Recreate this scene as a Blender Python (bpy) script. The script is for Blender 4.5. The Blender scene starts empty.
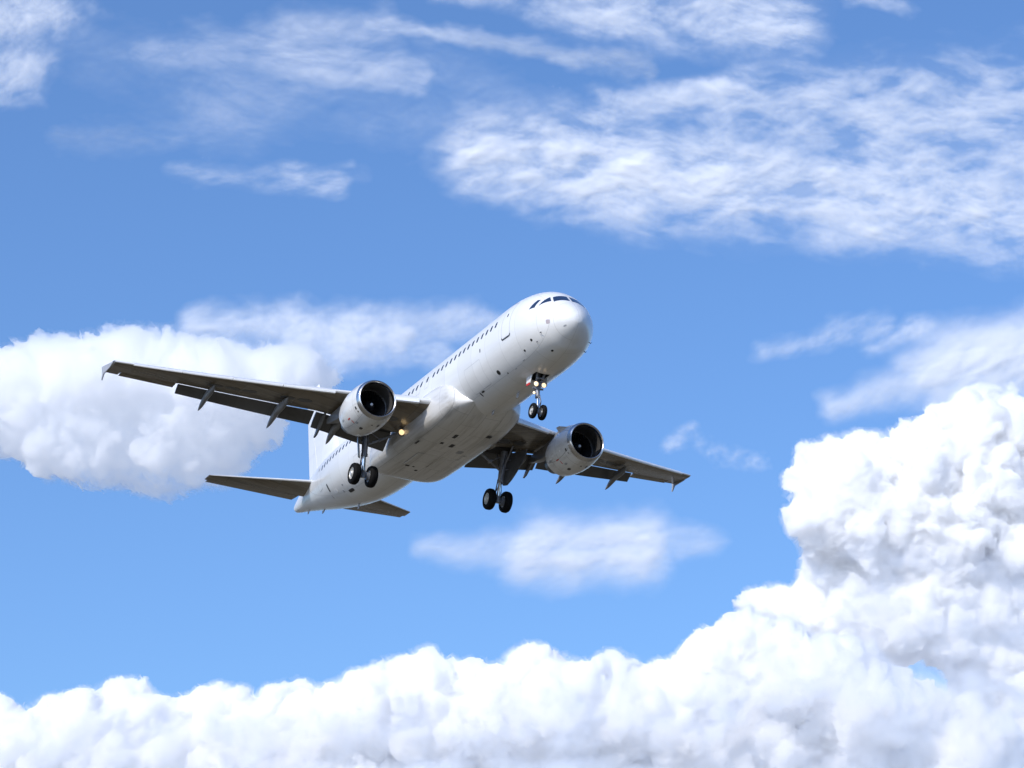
import bpy, bmesh, math, random
from math import sin, cos, pi, radians, sqrt
from mathutils import Vector, Matrix, noise

random.seed(7)
SC = bpy.context.scene
COL = SC.collection

# ------------------------------------------------------------------ camera
EL = radians(18.0)
F_PX = 2742.67
cam_d = bpy.data.cameras.new('camera')
cam_d.sensor_width = 36.0
cam_d.lens = F_PX / 1024 * 36.0
cam_d.clip_start = 0.5
cam_d.clip_end = 200000
cam = bpy.data.objects.new('camera', cam_d)
COL.objects.link(cam)
CAM = Vector((0, 0, 1.75))
cam.location = CAM
cam.rotation_euler = (radians(90) + EL, 0, 0)
SC.camera = cam
RIGHT = Vector((1, 0, 0))
FWD = Vector((0, cos(EL), sin(EL)))
UP = Vector((0, -sin(EL), cos(EL)))

# ------------------------------------------------------------------ sky and sun
SUN_DIR = (RIGHT * -0.48 + UP * 0.78 - FWD * 0.40).normalized()     # towards the sun
sun_el = math.asin(SUN_DIR.z)
world = bpy.data.worlds.new('World')
SC.world = world
world.use_nodes = True
wn = world.node_tree
bg = wn.nodes['Background']
sky = wn.nodes.new('ShaderNodeTexSky')
sky.sky_type = 'NISHITA'
sky.sun_disc = False
sky.sun_elevation = sun_el
sky.sun_rotation = math.atan2(SUN_DIR.x, SUN_DIR.y)
sky.altitude = 0
sky.air_density = 1.0
sky.dust_density = 1.8
sky.ozone_density = 10.0
wn.links.new(sky.outputs[0], bg.inputs[0])
bg.inputs[1].default_value = 0.146
sun_d = bpy.data.lights.new('sun', 'SUN')
sun_d.energy = 2.3
sun_d.angle = radians(0.5)
sun_d.color = (1.0, 0.94, 0.85)
sun = bpy.data.objects.new('sun', sun_d)
COL.objects.link(sun)
sun.rotation_euler = SUN_DIR.to_track_quat('Z', 'Y').to_euler()
sun.location = SUN_DIR * 300

SC.view_settings.view_transform = 'Standard'
SC.view_settings.look = 'None'
SC.view_settings.exposure = 0.42
SC.view_settings.gamma = 1.0
SC.view_settings.use_curve_mapping = False
cy = SC.cycles
cy.use_denoising = True
cy.max_bounces = 72
cy.diffuse_bounces = 4
cy.glossy_bounces = 4
cy.transparent_max_bounces = 128
cy.volume_bounces = 48
cy.sample_clamp_indirect = 8.0
cy.use_adaptive_sampling = True
cy.adaptive_threshold = 0.015

# ------------------------------------------------------------------ materials
def new_mat(name):
    m = bpy.data.materials.new(name)
    m.use_nodes = True
    return m, m.node_tree.nodes, m.node_tree.links


def plain(name, col, rough=0.4, metal=0.0, coat=0.0, var=0.08, scale=3.0, stretch=(1, 1, 1)):
    """a base colour that wanders a little with noise laid in the object's own space"""
    m, n, l = new_mat(name)
    b = n['Principled BSDF']
    b.inputs['Roughness'].default_value = rough
    b.inputs['Metallic'].default_value = metal
    b.inputs['Coat Weight'].default_value = coat
    tc = n.new('ShaderNodeTexCoord')
    mp = n.new('ShaderNodeMapping')
    mp.inputs['Scale'].default_value = stretch
    nz = n.new('ShaderNodeTexNoise')
    nz.inputs['Scale'].default_value = scale
    nz.inputs['Detail'].default_value = 5
    rp = n.new('ShaderNodeValToRGB')
    rp.color_ramp.elements[0].position = 0.3
    rp.color_ramp.elements[1].position = 0.7
    rp.color_ramp.elements[0].color = [c * (1 - var) for c in col] + [1]
    rp.color_ramp.elements[1].color = [min(1, c * (1 + var)) for c in col] + [1]
    l.new(tc.outputs['Object'], mp.inputs[0])
    l.new(mp.outputs[0], nz.inputs['Vector'])
    l.new(nz.outputs['Fac'], rp.inputs[0])
    l.new(rp.outputs[0], b.inputs['Base Color'])
    return m


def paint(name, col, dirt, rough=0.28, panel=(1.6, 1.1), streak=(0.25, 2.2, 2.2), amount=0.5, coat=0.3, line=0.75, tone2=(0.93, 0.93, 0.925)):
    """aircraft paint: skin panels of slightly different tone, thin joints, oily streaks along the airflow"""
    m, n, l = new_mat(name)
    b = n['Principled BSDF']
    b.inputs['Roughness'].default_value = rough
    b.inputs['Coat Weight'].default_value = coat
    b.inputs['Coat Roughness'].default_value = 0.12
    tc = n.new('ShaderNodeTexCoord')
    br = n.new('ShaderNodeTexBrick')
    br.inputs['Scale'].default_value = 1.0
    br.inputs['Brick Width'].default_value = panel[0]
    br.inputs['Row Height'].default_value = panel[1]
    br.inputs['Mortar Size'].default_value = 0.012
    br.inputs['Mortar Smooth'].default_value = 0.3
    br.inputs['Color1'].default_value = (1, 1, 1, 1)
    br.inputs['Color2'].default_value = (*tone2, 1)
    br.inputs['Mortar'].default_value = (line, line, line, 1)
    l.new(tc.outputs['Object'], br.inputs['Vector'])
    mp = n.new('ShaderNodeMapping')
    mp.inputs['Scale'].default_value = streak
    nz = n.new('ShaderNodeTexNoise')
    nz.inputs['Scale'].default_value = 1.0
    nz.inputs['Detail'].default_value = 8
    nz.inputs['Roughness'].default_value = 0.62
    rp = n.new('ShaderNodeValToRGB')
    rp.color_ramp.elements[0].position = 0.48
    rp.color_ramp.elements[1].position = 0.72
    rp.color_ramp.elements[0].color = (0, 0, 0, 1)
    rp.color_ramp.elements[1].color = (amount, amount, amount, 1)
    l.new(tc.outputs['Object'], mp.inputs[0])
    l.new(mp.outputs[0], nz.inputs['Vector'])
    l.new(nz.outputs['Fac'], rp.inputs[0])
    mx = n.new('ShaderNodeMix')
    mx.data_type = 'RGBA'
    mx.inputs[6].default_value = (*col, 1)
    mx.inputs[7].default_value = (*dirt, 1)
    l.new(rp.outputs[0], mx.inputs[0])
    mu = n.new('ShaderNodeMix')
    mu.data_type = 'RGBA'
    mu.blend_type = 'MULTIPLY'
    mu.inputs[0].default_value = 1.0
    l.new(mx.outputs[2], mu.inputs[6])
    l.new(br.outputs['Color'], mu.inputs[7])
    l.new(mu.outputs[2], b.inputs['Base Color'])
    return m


def glow(name, col, strength):
    m, n, l = new_mat(name)
    b = n['Principled BSDF']
    b.inputs['Base Color'].default_value = (0.8, 0.8, 0.8, 1)
    b.inputs['Emission Color'].default_value = (*col, 1)
    b.inputs['Emission Strength'].default_value = strength
    return m


M = {}
M['white'] = paint('white_aircraft_paint', (0.85, 0.85, 0.84), (0.55, 0.53, 0.50), amount=0.18)
M['belly'] = paint('grimy_fairing_paint', (0.74, 0.73, 0.71), (0.27, 0.245, 0.20), panel=(1.9, 0.9), streak=(0.18, 2.6, 1.6), amount=0.6, rough=0.25, line=0.6)
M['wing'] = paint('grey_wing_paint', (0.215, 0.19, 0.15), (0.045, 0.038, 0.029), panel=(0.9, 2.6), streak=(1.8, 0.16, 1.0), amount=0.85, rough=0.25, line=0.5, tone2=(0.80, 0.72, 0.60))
M['fence'] = plain('wingtip_fence_grey', (.40, .41, .43), .4)
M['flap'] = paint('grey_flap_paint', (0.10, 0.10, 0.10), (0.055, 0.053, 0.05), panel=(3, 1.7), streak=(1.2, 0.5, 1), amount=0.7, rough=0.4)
M['lead'] = plain('bare_leading_edge_metal', (0.82, 0.82, 0.81), 0.32, 0.25, var=0.05)
M['nacelle'] = paint('nacelle_paint', (0.78, 0.78, 0.77), (0.30, 0.27, 0.24), panel=(1.35, 1.6), streak=(0.8, 2.0, 2.0), amount=0.45, rough=0.25, line=0.6)
M['lip'] = plain('polished_inlet_lip', (0.62, 0.62, 0.63), 0.22, 1.0, var=0.03)
M['liner'] = plain('acoustic_liner_grey', (0.075, 0.072, 0.07), 0.5, 0.2, var=0.1, scale=6)
M['blade'] = plain('fan_blade_titanium', (0.06, 0.06, 0.065), 0.35, 0.7, var=0.2)
M['spinner'] = plain('spinner_black', (0.02, 0.02, 0.022), 0.3)
M['chalk'] = plain('chalk_white', (0.8, 0.8, 0.8), 0.5)
M['core'] = plain('heat_stained_steel', (0.09, 0.085, 0.09), 0.35, 0.8, var=0.4, scale=2)
M['dark'] = plain('well_shade', (0.012, 0.012, 0.012), 0.7)
M['bay'] = plain('wheel_bay_primer', (0.05, 0.05, 0.045), 0.7, var=0.4)
M['rubber'] = plain('tyre_rubber', (0.004, 0.004, 0.0045), 0.8, var=0.25)
M['rubber'].node_tree.nodes['Principled BSDF'].inputs['Specular IOR Level'].default_value = 0.2
M['rim'] = plain('wheel_hub_grey', (0.62, 0.61, 0.58), 0.35, 0.3, var=0.15)
M['strut'] = plain('gear_strut_paint', (0.24, 0.25, 0.28), 0.35, 0.2, var=0.25, scale=5)
M['chrome'] = plain('oleo_chrome', (0.8, 0.8, 0.8), 0.12, 1.0)
M['gdoor'] = plain('gear_door_inner', (0.15, 0.155, 0.165), 0.4, var=0.2, scale=4)
M['glass'] = plain('cockpit_glass', (0.015, 0.03, 0.075), 0.08, 0.0, coat=1.0)
M['pane'] = plain('cabin_window_glass', (0.03, 0.035, 0.045), 0.15)
M['seal'] = plain('door_seal_grey', (0.36, 0.37, 0.39), 0.5)
M['scuff'] = plain('door_scuff_plate', (0.035, 0.035, 0.04), 0.4)
M['red'] = plain('warning_red', (0.55, 0.03, 0.02), 0.4)
M['port'] = plain('port_black', (0.02, 0.02, 0.02), 0.5)
M['lamp'] = glow('landing_lamp', (1.0, 0.68, 0.32), 1.0)
M['fairing'] = plain('track_fairing_grey', (0.20, 0.20, 0.205), 0.32, var=0.18, scale=2)

# ------------------------------------------------------------------ mesh builder, aircraft frame (s aft of the nose, r to starboard, z up)
def A(p):
    return Vector((16.0 - p[0], -p[1], p[2]))


class MB:
    def __init__(self):
        self.v, self.f, self.m, self.flat = [], [], [], []

    def add(self, pts):
        i = len(self.v)
        self.v += [A(p) for p in pts]
        return list(range(i, i + len(pts)))

    def face(self, idx, mi=0):
        self.f.append(idx)
        self.m.append(mi)

    def loft(self, rings, closed=True, cap0=False, cap1=False, mi=0):
        R = [self.add(r) for r in rings]
        n = len(R[0])
        for a, b in zip(R, R[1:]):
            for i in range(n if closed else n - 1):
                j = (i + 1) % n
                self.face([a[i], a[j], b[j], b[i]], mi)
        if cap0: self.face(list(reversed(R[0])), mi)
        if cap1: self.face(R[-1], mi)
        return R

    def tube(self, p0, p1, r0, r1=None, n=12, mi=0):
        p0, p1 = Vector(p0), Vector(p1)
        r1 = r0 if r1 is None else r1
        d = (p1 - p0).normalized()
        a = d.orthogonal().normalized()
        b = d.cross(a)
        rings = []
        for p, r in ((p0, r0), (p1, r1)):
            rings.append([p + a * (r * cos(2 * pi * k / n)) + b * (r * sin(2 * pi * k / n)) for k in range(n)])
        self.loft(rings, True, True, True, mi)

    def lathe(self, origin, axis, prof, n=32, mi=0, cap0=False, cap1=False, ref=None):
        """prof: (distance along the axis, radius)"""
        o, d = Vector(origin), Vector(axis).normalized()
        a = (Vector(ref) if ref else d.orthogonal()).normalized()
        b = d.cross(a)
        rings = [[o + d * x + a * (r * cos(2 * pi * k / n)) + b * (r * sin(2 * pi * k / n)) for k in range(n)] for x, r in prof]
        self.loft(rings, True, cap0, cap1, mi)

    def prism(self, poly, vec, mi=0):
        v = Vector(vec)
        a = [Vector(p) for p in poly]
        self.loft([a, [p + v for p in a]], True, True, True, mi)

    def box(self, c, size, mi=0):
        x, y, z = [d / 2 for d in size]
        self.prism([(c[0] - x, c[1] - y, c[2] - z), (c[0] + x, c[1] - y, c[2] - z), (c[0] + x, c[1] + y, c[2] - z), (c[0] - x, c[1] + y, c[2] - z)], (0, 0, 2 * z), mi)

    def build(self, name, mats, parent, label=None, angle=35, closed=True):
        me = bpy.data.meshes.new(name)
        me.from_pydata(self.v, [], self.f)
        for m in (mats if isinstance(mats, (list, tuple)) else [mats]):
            me.materials.append(m)
        for p, k in zip(me.polygons, self.m):
            p.material_index = k
        bm = bmesh.new()
        bm.from_mesh(me)
        bmesh.ops.remove_doubles(bm, verts=bm.verts, dist=1e-5)
        bmesh.ops.dissolve_degenerate(bm, edges=bm.edges, dist=1e-6)
        if closed:
            bmesh.ops.recalc_face_normals(bm, faces=bm.faces)
        bm.to_mesh(me)
        bm.free()
        for p in me.polygons:
            p.use_smooth = True
        if angle:
            me.set_sharp_from_angle(angle=radians(angle))
        o = bpy.data.objects.new(name, me)
        COL.objects.link(o)
        o.parent = parent
        if label: o['label'] = label
        return o


def pchip(xs, ys):
    n = len(xs)
    h = [xs[i + 1] - xs[i] for i in range(n - 1)]
    d = [(ys[i + 1] - ys[i]) / h[i] for i in range(n - 1)]
    m = [d[0]] + [0.0] * (n - 2) + [d[-1]]
    for i in range(1, n - 1):
        if d[i - 1] * d[i] > 0:
            w1, w2 = 2 * h[i] + h[i - 1], h[i] + 2 * h[i - 1]
            m[i] = (w1 + w2) / (w1 / d[i - 1] + w2 / d[i])

    def f(x):
        x = min(max(x, xs[0]), xs[-1])
        i = 0
        while i < n - 2 and x > xs[i + 1]: i += 1
        t = (x - xs[i]) / h[i]
        return ((2 * t ** 3 - 3 * t ** 2 + 1) * ys[i] + (t ** 3 - 2 * t ** 2 + t) * h[i] * m[i]
                + (-2 * t ** 3 + 3 * t ** 2) * ys[i + 1] + (t ** 3 - t ** 2) * h[i] * m[i + 1])
    return f


def lerp(a, b, t): return a + (b - a) * t

# ------------------------------------------------------------------ the airliner's Empty: attitude worked out for a slow approach, nose a little up
RP = Matrix(((0.42738469, 0.90334973, 0.03607759), (0.3174066, -0.18729489, 0.92960942), (0.84651957, -0.38584957, -0.36677613)))
DIST = 141.2548952
T = Vector((-70.43381314, -32.38481757, 0)) * (DIST / 3000)
CW = Matrix((RIGHT, UP, -FWD)).transposed()                        # camera axes -> world axes
plane = bpy.data.objects.new('airliner', None)
COL.objects.link(plane)
rot3 = CW @ RP
org = CAM + CW @ (RP @ Vector((0, 0, 0.33)) + T - Vector((0, 0, DIST)))
plane.matrix_world = Matrix.Translation(org) @ rot3.to_4x4()
plane.empty_display_size = 3
plane['label'] = 'white twin-engine jet airliner flying with its landing gear and flaps down'
plane['category'] = 'airplane'

# ------------------------------------------------------------------ fuselage
FS = [.88, .90, .95, 1.05, 1.2, 1.45, 1.75, 2.1, 2.5, 3.0, 3.5, 4.0, 5.0, 6.0, 23.5, 25, 26.5, 28, 30, 32, 34, 36, 37.2, 37.57]
FT = [-.55, -.37, -.25, -.08, .11, .36, .63, .95, 1.28, 1.56, 1.74, 1.87, 2.02, 2.07, 2.07, 2.07, 2.07, 2.07, 2.05, 1.96, 1.78, 1.50, 1.24, 1.12]
FB = [-.55, -.71, -.81, -.95, -1.10, -1.30, -1.48, -1.68, -1.80, -1.91, -1.98, -2.03, -2.07, -2.07, -2.07, -2.03, -1.92, -1.70, -1.29, -.81, -.29, .22, .50, .60]
FW = [.0, .16, .28, .45, .63, .87, 1.11, 1.34, 1.55, 1.73, 1.83, 1.89, 1.95, 1.975, 1.975, 1.96, 1.91, 1.81, 1.58, 1.27, .92, .55, .32, .24]
f_top, f_bot, f_wid = pchip(FS, FT), pchip(FS, FB), pchip(FS, FW)
f_mid = pchip([.88, 1.2, 1.8, 3, 5, 6, 24, 28, 32, 36, 37.57], [-.55, -.50, -.40, -.18, -.02, 0, 0, .22, .58, .86, .86])


def fus(s, a, off=0.0):
    """a: angle from the crown, positive to starboard"""
    zt, zb, w, zm = f_top(s), f_bot(s), f_wid(s), f_mid(s)
    c = cos(a)
    return (s, (w + off) * sin(a), zm + ((zt - zm) if c > 0 else (zm - zb)) * c + off * c)


def ang(s, z):
    zm = f_mid(s)
    h = (f_top(s) - zm) if z > zm else (zm - f_bot(s))
    return math.acos(max(-1, min(1, (z - zm) / h)))


NSEG = 96
st = [.88 + x for x in (0, .004, .012, .025, .045, .07, .1, .14, .19, .25, .33, .42)]
st += [round(1.3 + .1 * k, 3) for k in range(1, 54)]
st += [6.6 + .6 * k for k in range(1, 28)] + [23.5 + .4 * k for k in range(0, 35)] + [37.3, 37.57]
st = sorted(set(round(x, 3) for x in st))
mb = MB()
BAY0, BAY1, BAYN = 4.6, 5.6, 3
rings = []
for s in st:
    R = [fus(max(s, 0.881), 2 * pi * k / NSEG) for k in range(NSEG)]
    rings.append(mb.add(R))
for i in range(len(st) - 1):
    for k in range(NSEG):
        j = (k + 1) % NSEG
        if BAY0 - .01 <= st[i] and st[i + 1] <= BAY1 + .01 and NSEG // 2 - BAYN <= k < NSEG // 2 + BAYN:
            continue
        mb.face([rings[i][k], rings[i][j], rings[i + 1][j], rings[i + 1][k]], 0)
mb.face(rings[0]); 
# tail-cone exhaust: a dark recessed duct
R1 = mb.add([(37.57, .75 * p[1], f_mid(37.57) + .75 * (p[2] - f_mid(37.57))) for p in [fus(37.57, 2 * pi * k / NSEG) for k in range(NSEG)]])
R2 = mb.add([(37.2, .7 * p[1], f_mid(37.57) + .7 * (p[2] - f_mid(37.57))) for p in [fus(37.57, 2 * pi * k / NSEG) for k in range(NSEG)]])
for k in range(NSEG):
    j = (k + 1) % NSEG
    mb.face([rings[-1][k], rings[-1][j], R1[j], R1[k]], 1)
    mb.face([R1[k], R1[j], R2[j], R2[k]], 1)
mb.face(R2, 1)
fuselage = mb.build('fuselage', [M['white'], M['core']], plane, closed=True)

# nose wheel bay
mb = MB()
hw = abs(fus(5, pi - 2 * pi * BAYN / NSEG)[1])
zb0 = -1.99
for (p, v) in (((BAY0, -hw, 0), (0, 0, 1)),):
    a = [(BAY0, -hw, zb0), (BAY1, -hw, zb0), (BAY1, hw, zb0), (BAY0, hw, zb0)]
    b = [(q[0], q[1], -1.1) for q in a]
    mb.loft([a, b], True, False, True)
for k in range(3):
    mb.box((4.8 + .3 * k, 0, -1.2), (.06, hw * 1.9, .12))
mb.build('wheel_bay', M['bay'], fuselage, closed=False)


def patch(corners, nx, ny, off, name, mat, parent, label=None, surf=None):
    """a quad skin panel that follows the fuselage; corners given as (s, angle), clockwise"""
    surf = surf or fus
    mb = MB()
    rows = []
    for j in range(ny + 1):
        v = j / ny
        rows.append(mb.add([surf(lerp(lerp(corners[0][0], corners[1][0], i / nx), lerp(corners[3][0], corners[2][0], i / nx), v),
                                 lerp(lerp(corners[0][1], corners[1][1], i / nx), lerp(corners[3][1], corners[2][1], i / nx), v), off) for i in range(nx + 1)]))
    for j in range(ny):
        for i in range(nx):
            mb.face([rows[j][i], rows[j][i + 1], rows[j + 1][i + 1], rows[j + 1][i]])
    o = mb.build(name, mat, parent, label, angle=60)
    return o


def spot(s, a, rs, rz, off, name, mat, parent, label=None, n=14, power=2.0):
    """a rounded plate on the fuselage, half sizes rs along and rz round it (metres)"""
    mb = MB()
    rad = max(0.3, f_wid(s))
    pts, rim = [], []
    for k in range(n):
        t = 2 * pi * k / n
        c, q = cos(t), sin(t)
        x = math.copysign(abs(c) ** (2 / power), c)
        y = math.copysign(abs(q) ** (2 / power), q)
        pts.append(fus(s + rs * x, a + rz * y / rad, off))
        rim.append(fus(s + rs * x * 1.02, a + rz * y * 1.02 / rad, -0.01))
    c = mb.add([fus(s, a, off)])[0]
    P = mb.add(pts)
    Q = mb.add(rim)
    for k in range(n):
        j = (k + 1) % n
        mb.face([c, P[k], P[j]])
        mb.face([P[k], Q[k], Q[j], P[j]])
    return mb.build(name, mat, parent, label, angle=40)


def outline(s0, s1, z0, z1, side, w, off, name, mat, parent, label=None, rad=.14, part=None):
    """a thin raised frame round a rounded rectangle in (s, z) on the skin"""
    path = []
    for cx, cz, t0 in ((s1 - rad, z1 - rad, 0), (s0 + rad, z1 - rad, 90), (s0 + rad, z0 + rad, 180), (s1 - rad, z0 + rad, 270)):
        for k in range(6):
            t = radians(t0 + 18 * k)
            path.append((cx + rad * cos(t), cz + rad * sin(t), cos(t), sin(t)))
    # straight runs need points of their own so that the frame hugs the curved skin
    dense = []
    n = len(path)
    for i in range(n):
        a, b = path[i], path[(i + 1) % n]
        L = math.hypot(b[0] - a[0], b[1] - a[1])
        kk = max(1, int(L / .12))
        for q in range(kk):
            t = q / kk
            dense.append(tuple(lerp(a[c], b[c], t) for c in range(4)))
    mb = MB()
    ins = mb.add([fus(p[0] - w * p[2], side * ang(p[0] - w * p[2], p[1] - w * p[3]), off) for p in dense])
    out = mb.add([fus(p[0], side * ang(p[0], p[1]), off) for p in dense])
    n = len(dense)
    for i in range(n):
        j = (i + 1) % n
        if part and not (part(dense[i]) and part(dense[j])): continue
        mb.face([ins[i], ins[j], out[j], out[i]])
    use = sorted({q for f in mb.f for q in f})
    mp = {q: i for i, q in enumerate(use)}
    mb.v = [mb.v[q] for q in use]
    mb.f = [[mp[q] for q in f] for f in mb.f]
    return mb.build(name, mat, parent, label, angle=60)


# cabin windows
for side in (1, -1):
    ws = [6.13 + .5333 * k for k in range(15)]
    ws += [ws[-1] + .78, ws[-1] + 1.56] + [ws[-1] + 2.13 + .5333 * k for k in range(27)]
    for s in ws:
        if s > 31.0: break
        spot(s, side * ang(s, .62), .105, .16, .006, 'cabin_window', M['pane'], fuselage, n=16, power=3.0)
    # doors
    for s0, w in ((4.48, .86), (29.9, .80)):
        d = outline(s0, s0 + w, -.46, 1.36, side, .022, .005, 'door', M['seal'], fuselage)
        if s0 < 10:
            outline(s0 - .03, s0 + w + .03, -.52, 1.40, side, .07, .008, 'door_sill', M['scuff'], d, part=lambda p: p[1] < -.36)
        spot(s0 + w * .5, side * ang(s0 + w * .5, .70), .06, .10, .007, 'door_window', M['pane'], d, n=12)
        spot(s0 + w * .62, side * ang(s0 + w * .6, 1.43), .07, .03, .007, 'door_hinge', M['seal'], d, n=10)
    for s0 in (14.05, 15.1):
        outline(s0, s0 + .52, .1, 1.05, side, .014, .004, 'overwing_exit', M['seal'], fuselage, rad=.1)
# cargo doors on starboard, small ports
M['joint'] = plain('cargo_door_joint', (.55, .55, .56), .5)
outline(7.9, 9.75, -1.66, -.52, 1, .018, .004, 'cargo_door', M['joint'], fuselage, rad=.1)
outline(22.4, 24.2, -1.60, -.50, 1, .018, .004, 'cargo_door', M['joint'], fuselage, rad=.1)
for s, z, rs, rz, mat in ((6.8, -1.51, .14, .13, 'port'), (6.2, -1.70, .05, .04, 'port'), (7.75, -.16, .05, .10, 'port'), (3.03, -1.17, .07, .07, 'port'), (3.85, -1.41, .07, .06, 'port'),
                          (2.53, -1.71, .07, .06, 'port'), (9.05, -1.70, .16, .05, 'port'), (9.35, -1.74, .05, .14, 'port'), (5.4, -1.74, .1, .02, 'seal'), (4.4, -1.66, .12, .02, 'seal')):
    spot(s, ang(s, z), rs, rz, .006, 'service_port', M[mat], fuselage)
spot(1.84, ang(1.84, -.6), .09, .11, .006, 'placard', plain('placard_grey', (.42, .36, .38), .5), fuselage, n=12, power=4)
spot(1.25, ang(1.25, -.89), .06, .04, .006, 'service_port', M['seal'], fuselage)
for s, z, rs, rz, mat in ((29.0, -.72, .10, .24, 'scuff'), (28.15, -1.13, .24, .12, 'chalk'), (26.3, -1.60, .35, .10, 'port'), (29.2, -1.10, .05, .12, 'seal'), (27.2, -1.40, .08, .08, 'seal'), (26.8, -1.2, .1, .05, 'seal')):
    spot(s, ang(s, z), rs, rz, .008, 'access_panel', M[mat], fuselage, power=4)
# probes and blade aerials
def blade(s, r, z, h, chord, down=True, parent=fuselage, name='blade_antenna', mat=None):
    mb = MB()
    sg = -1 if down else 1
    p0 = [(s, r - .012, z), (s + chord, r - .012, z), (s + chord, r + .012, z), (s, r + .012, z)]
    p1 = [(s + chord * .45, r - .008, z + sg * h), (s + chord, r - .008, z + sg * h), (s + chord, r + .008, z + sg * h), (s + chord * .45, r + .008, z + sg * h)]
    mb.loft([p0, p1], True, True, True)
    return mb.build(name, mat or M['seal'], parent)
blade(7.2, 0, -2.05, .28, .35)
blade(10.1, .0, -2.05, .22, .30)
blade(27.6, 0, f_bot(27.6) + .03, .28, .34)
blade(33.0, 0, f_bot(33) + .04, .16, .45, name='drain_mast')
blade(35.2, .12, f_bot(35.2) + .05, .20, .3, name='drain_mast')
blade(8.2, 0, 2.05, .35, .4, False)
blade(13.0, 0, 2.05, .30, .4, False)
for s, z in ((2.3, -1.0), (2.75, -1.3)):
    for side in (1, -1):
        mb = MB()
        p = Vector(fus(s, side * ang(s, z)))
        q = Vector(fus(s, side * ang(s, z), .07))
        mb.tube(p, q, .02, .018, 8)
        mb.tube(q, q + Vector((-.14, 0, 0)), .014, .008, 8)
        mb.build('pitot_probe', M['core'], fuselage)

# cockpit windows: (s, z) corners top-front, top-rear, bottom-rear, bottom-front
CW_Q = [  # given as (s, angle in degrees) corners
    [(2.20, 2.2), (2.26, 31.0), (1.95, 41.0), (1.76, 2.6)],
    [(2.33, 34.5), (2.38, 48.5), (2.45, 65.0), (2.06, 42.8)],
    [(2.56, 50.0), (2.72, 52.0), (2.96, 73.5), (2.63, 69.5)],
]
for side in (1, -1):
    for c in CW_Q:
        patch([(s, side * radians(a)) for s, a in c], 10, 8, .006, 'cockpit_window', M['glass'], fuselage)

# ------------------------------------------------------------------ belly fairing
mb = MB()
fa_s = [10.3, 10.7, 11.1, 11.5, 12.2, 13.1, 14, 15.5, 17.5, 19.5, 20.6, 21.1, 21.5, 21.75, 21.9]
fa_b = pchip(fa_s, [-1.80, -1.97, -2.10, -2.22, -2.36, -2.45, -2.48, -2.48, -2.46, -2.42, -2.38, -2.33, -2.24, -2.10, -1.90])
fa_w = pchip(fa_s, [1.05, 1.50, 1.86, 2.02, 2.10, 2.18, 2.22, 2.24, 2.25, 2.24, 2.20, 2.14, 2.00, 1.78, 1.35])
fa_t = pchip(fa_s, [-1.6, -1.15, -.70, -.38, -.08, .04, .05, .05, .0, -.1, -.25, -.4, -.6, -.85, -1.2])
rings = []
for k in range(62):
    s = 10.3 + 11.6 * (1 - (1 - k / 61) ** 1.0)
    zt, zb, w = fa_t(s), fa_b(s), fa_w(s)
    R = []
    for i in range(64):
        t = 2 * pi * i / 64
        c, q = cos(t), sin(t)
        n = 3.6
        R.append((s, w * math.copysign(abs(q) ** (2 / n), q), (zt + zb) / 2 + (zt - zb) / 2 * math.copysign(abs(c) ** (2 / n), c)))
    rings.append(R)
mb.loft(rings, True, True, True)
belly = mb.build('belly_fairing', M['belly'], plane, angle=50)
def belly_plate(s, r, ls, lr, mat, name='access_panel', d=.012):
    z = fa_b(s)
    mb = MB()
    mb.box((s, r, z - d / 2 + .004), (ls, lr, d))
    return mb.build(name, mat, belly)
for s, r, ls, lr, mt in ((13.6, .55, .5, .18, 'port'), (14.8, .75, .22, .16, 'port'), (14.9, .15, .45, .22, 'port'), (15.3, 1.9, .5, .12, 'port'), (15.6, -.6, .4, .3, 'seal'), (17.2, .9, .6, .45, 'seal'),
                         (18.9, .9, .16, .2, 'port'), (19.4, .2, .2, .14, 'port'), (18.9, .55, .12, .1, 'port'), (12.9, -1.0, .3, .25, 'port'), (16.4, -1.1, .7, .2, 'chalk')):
    belly_plate(s, r, ls, lr, M[mt])
# main gear bay doors: two flat leaves with a centre joint
for side in (1, -1):
    mb = MB()
    mb.box((17.7, side * .62, -2.468), (1.9, 1.16, .02))
    mb.build('gear_bay_door', M['belly'], belly)

# ------------------------------------------------------------------ wings
Y_TIP = 16.58
def w_le(y): return 12.02 + .497 * y
def w_te(y): return 18.95 if y < 6.4 else 18.95 + .325 * (y - 6.4)
def w_z(y): return -1.12 + (y - 2.0) * .100 + .36 * ((max(y, 2) - 2) / 14.5) ** 2
w_twist = pchip([0, 3, 7.5, 10.5, 13.5, 17], [4.5, 3.6, 2.0, .2, -2.2, -3.6])
def w_inc(y): return radians(w_twist(y))
def w_thk(y): return lerp(.150, .108, min(1, y / 8.0))


def foil(x, t):
    yt = 5 * t * (.2969 * sqrt(max(x, 0)) - .126 * x - .3516 * x * x + .2843 * x ** 3 - .1036 * x ** 4)
    cam = .012 * sin(pi * x) + .012 * sin(pi * x) * x
    return cam + yt, cam - yt * .92


def wing_pt(y, x, zc, side):
    """x along the chord 0..1, zc in chords"""
    le, c = w_le(y), w_te(y) - w_le(y)
    i = w_inc(y)
    dx, dz = (x - .25) * c, zc * c
    return (le + .25 * c + dx * cos(i) + dz * sin(i), side * y, w_z(y) - dx * sin(i) + dz * cos(i))


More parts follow.
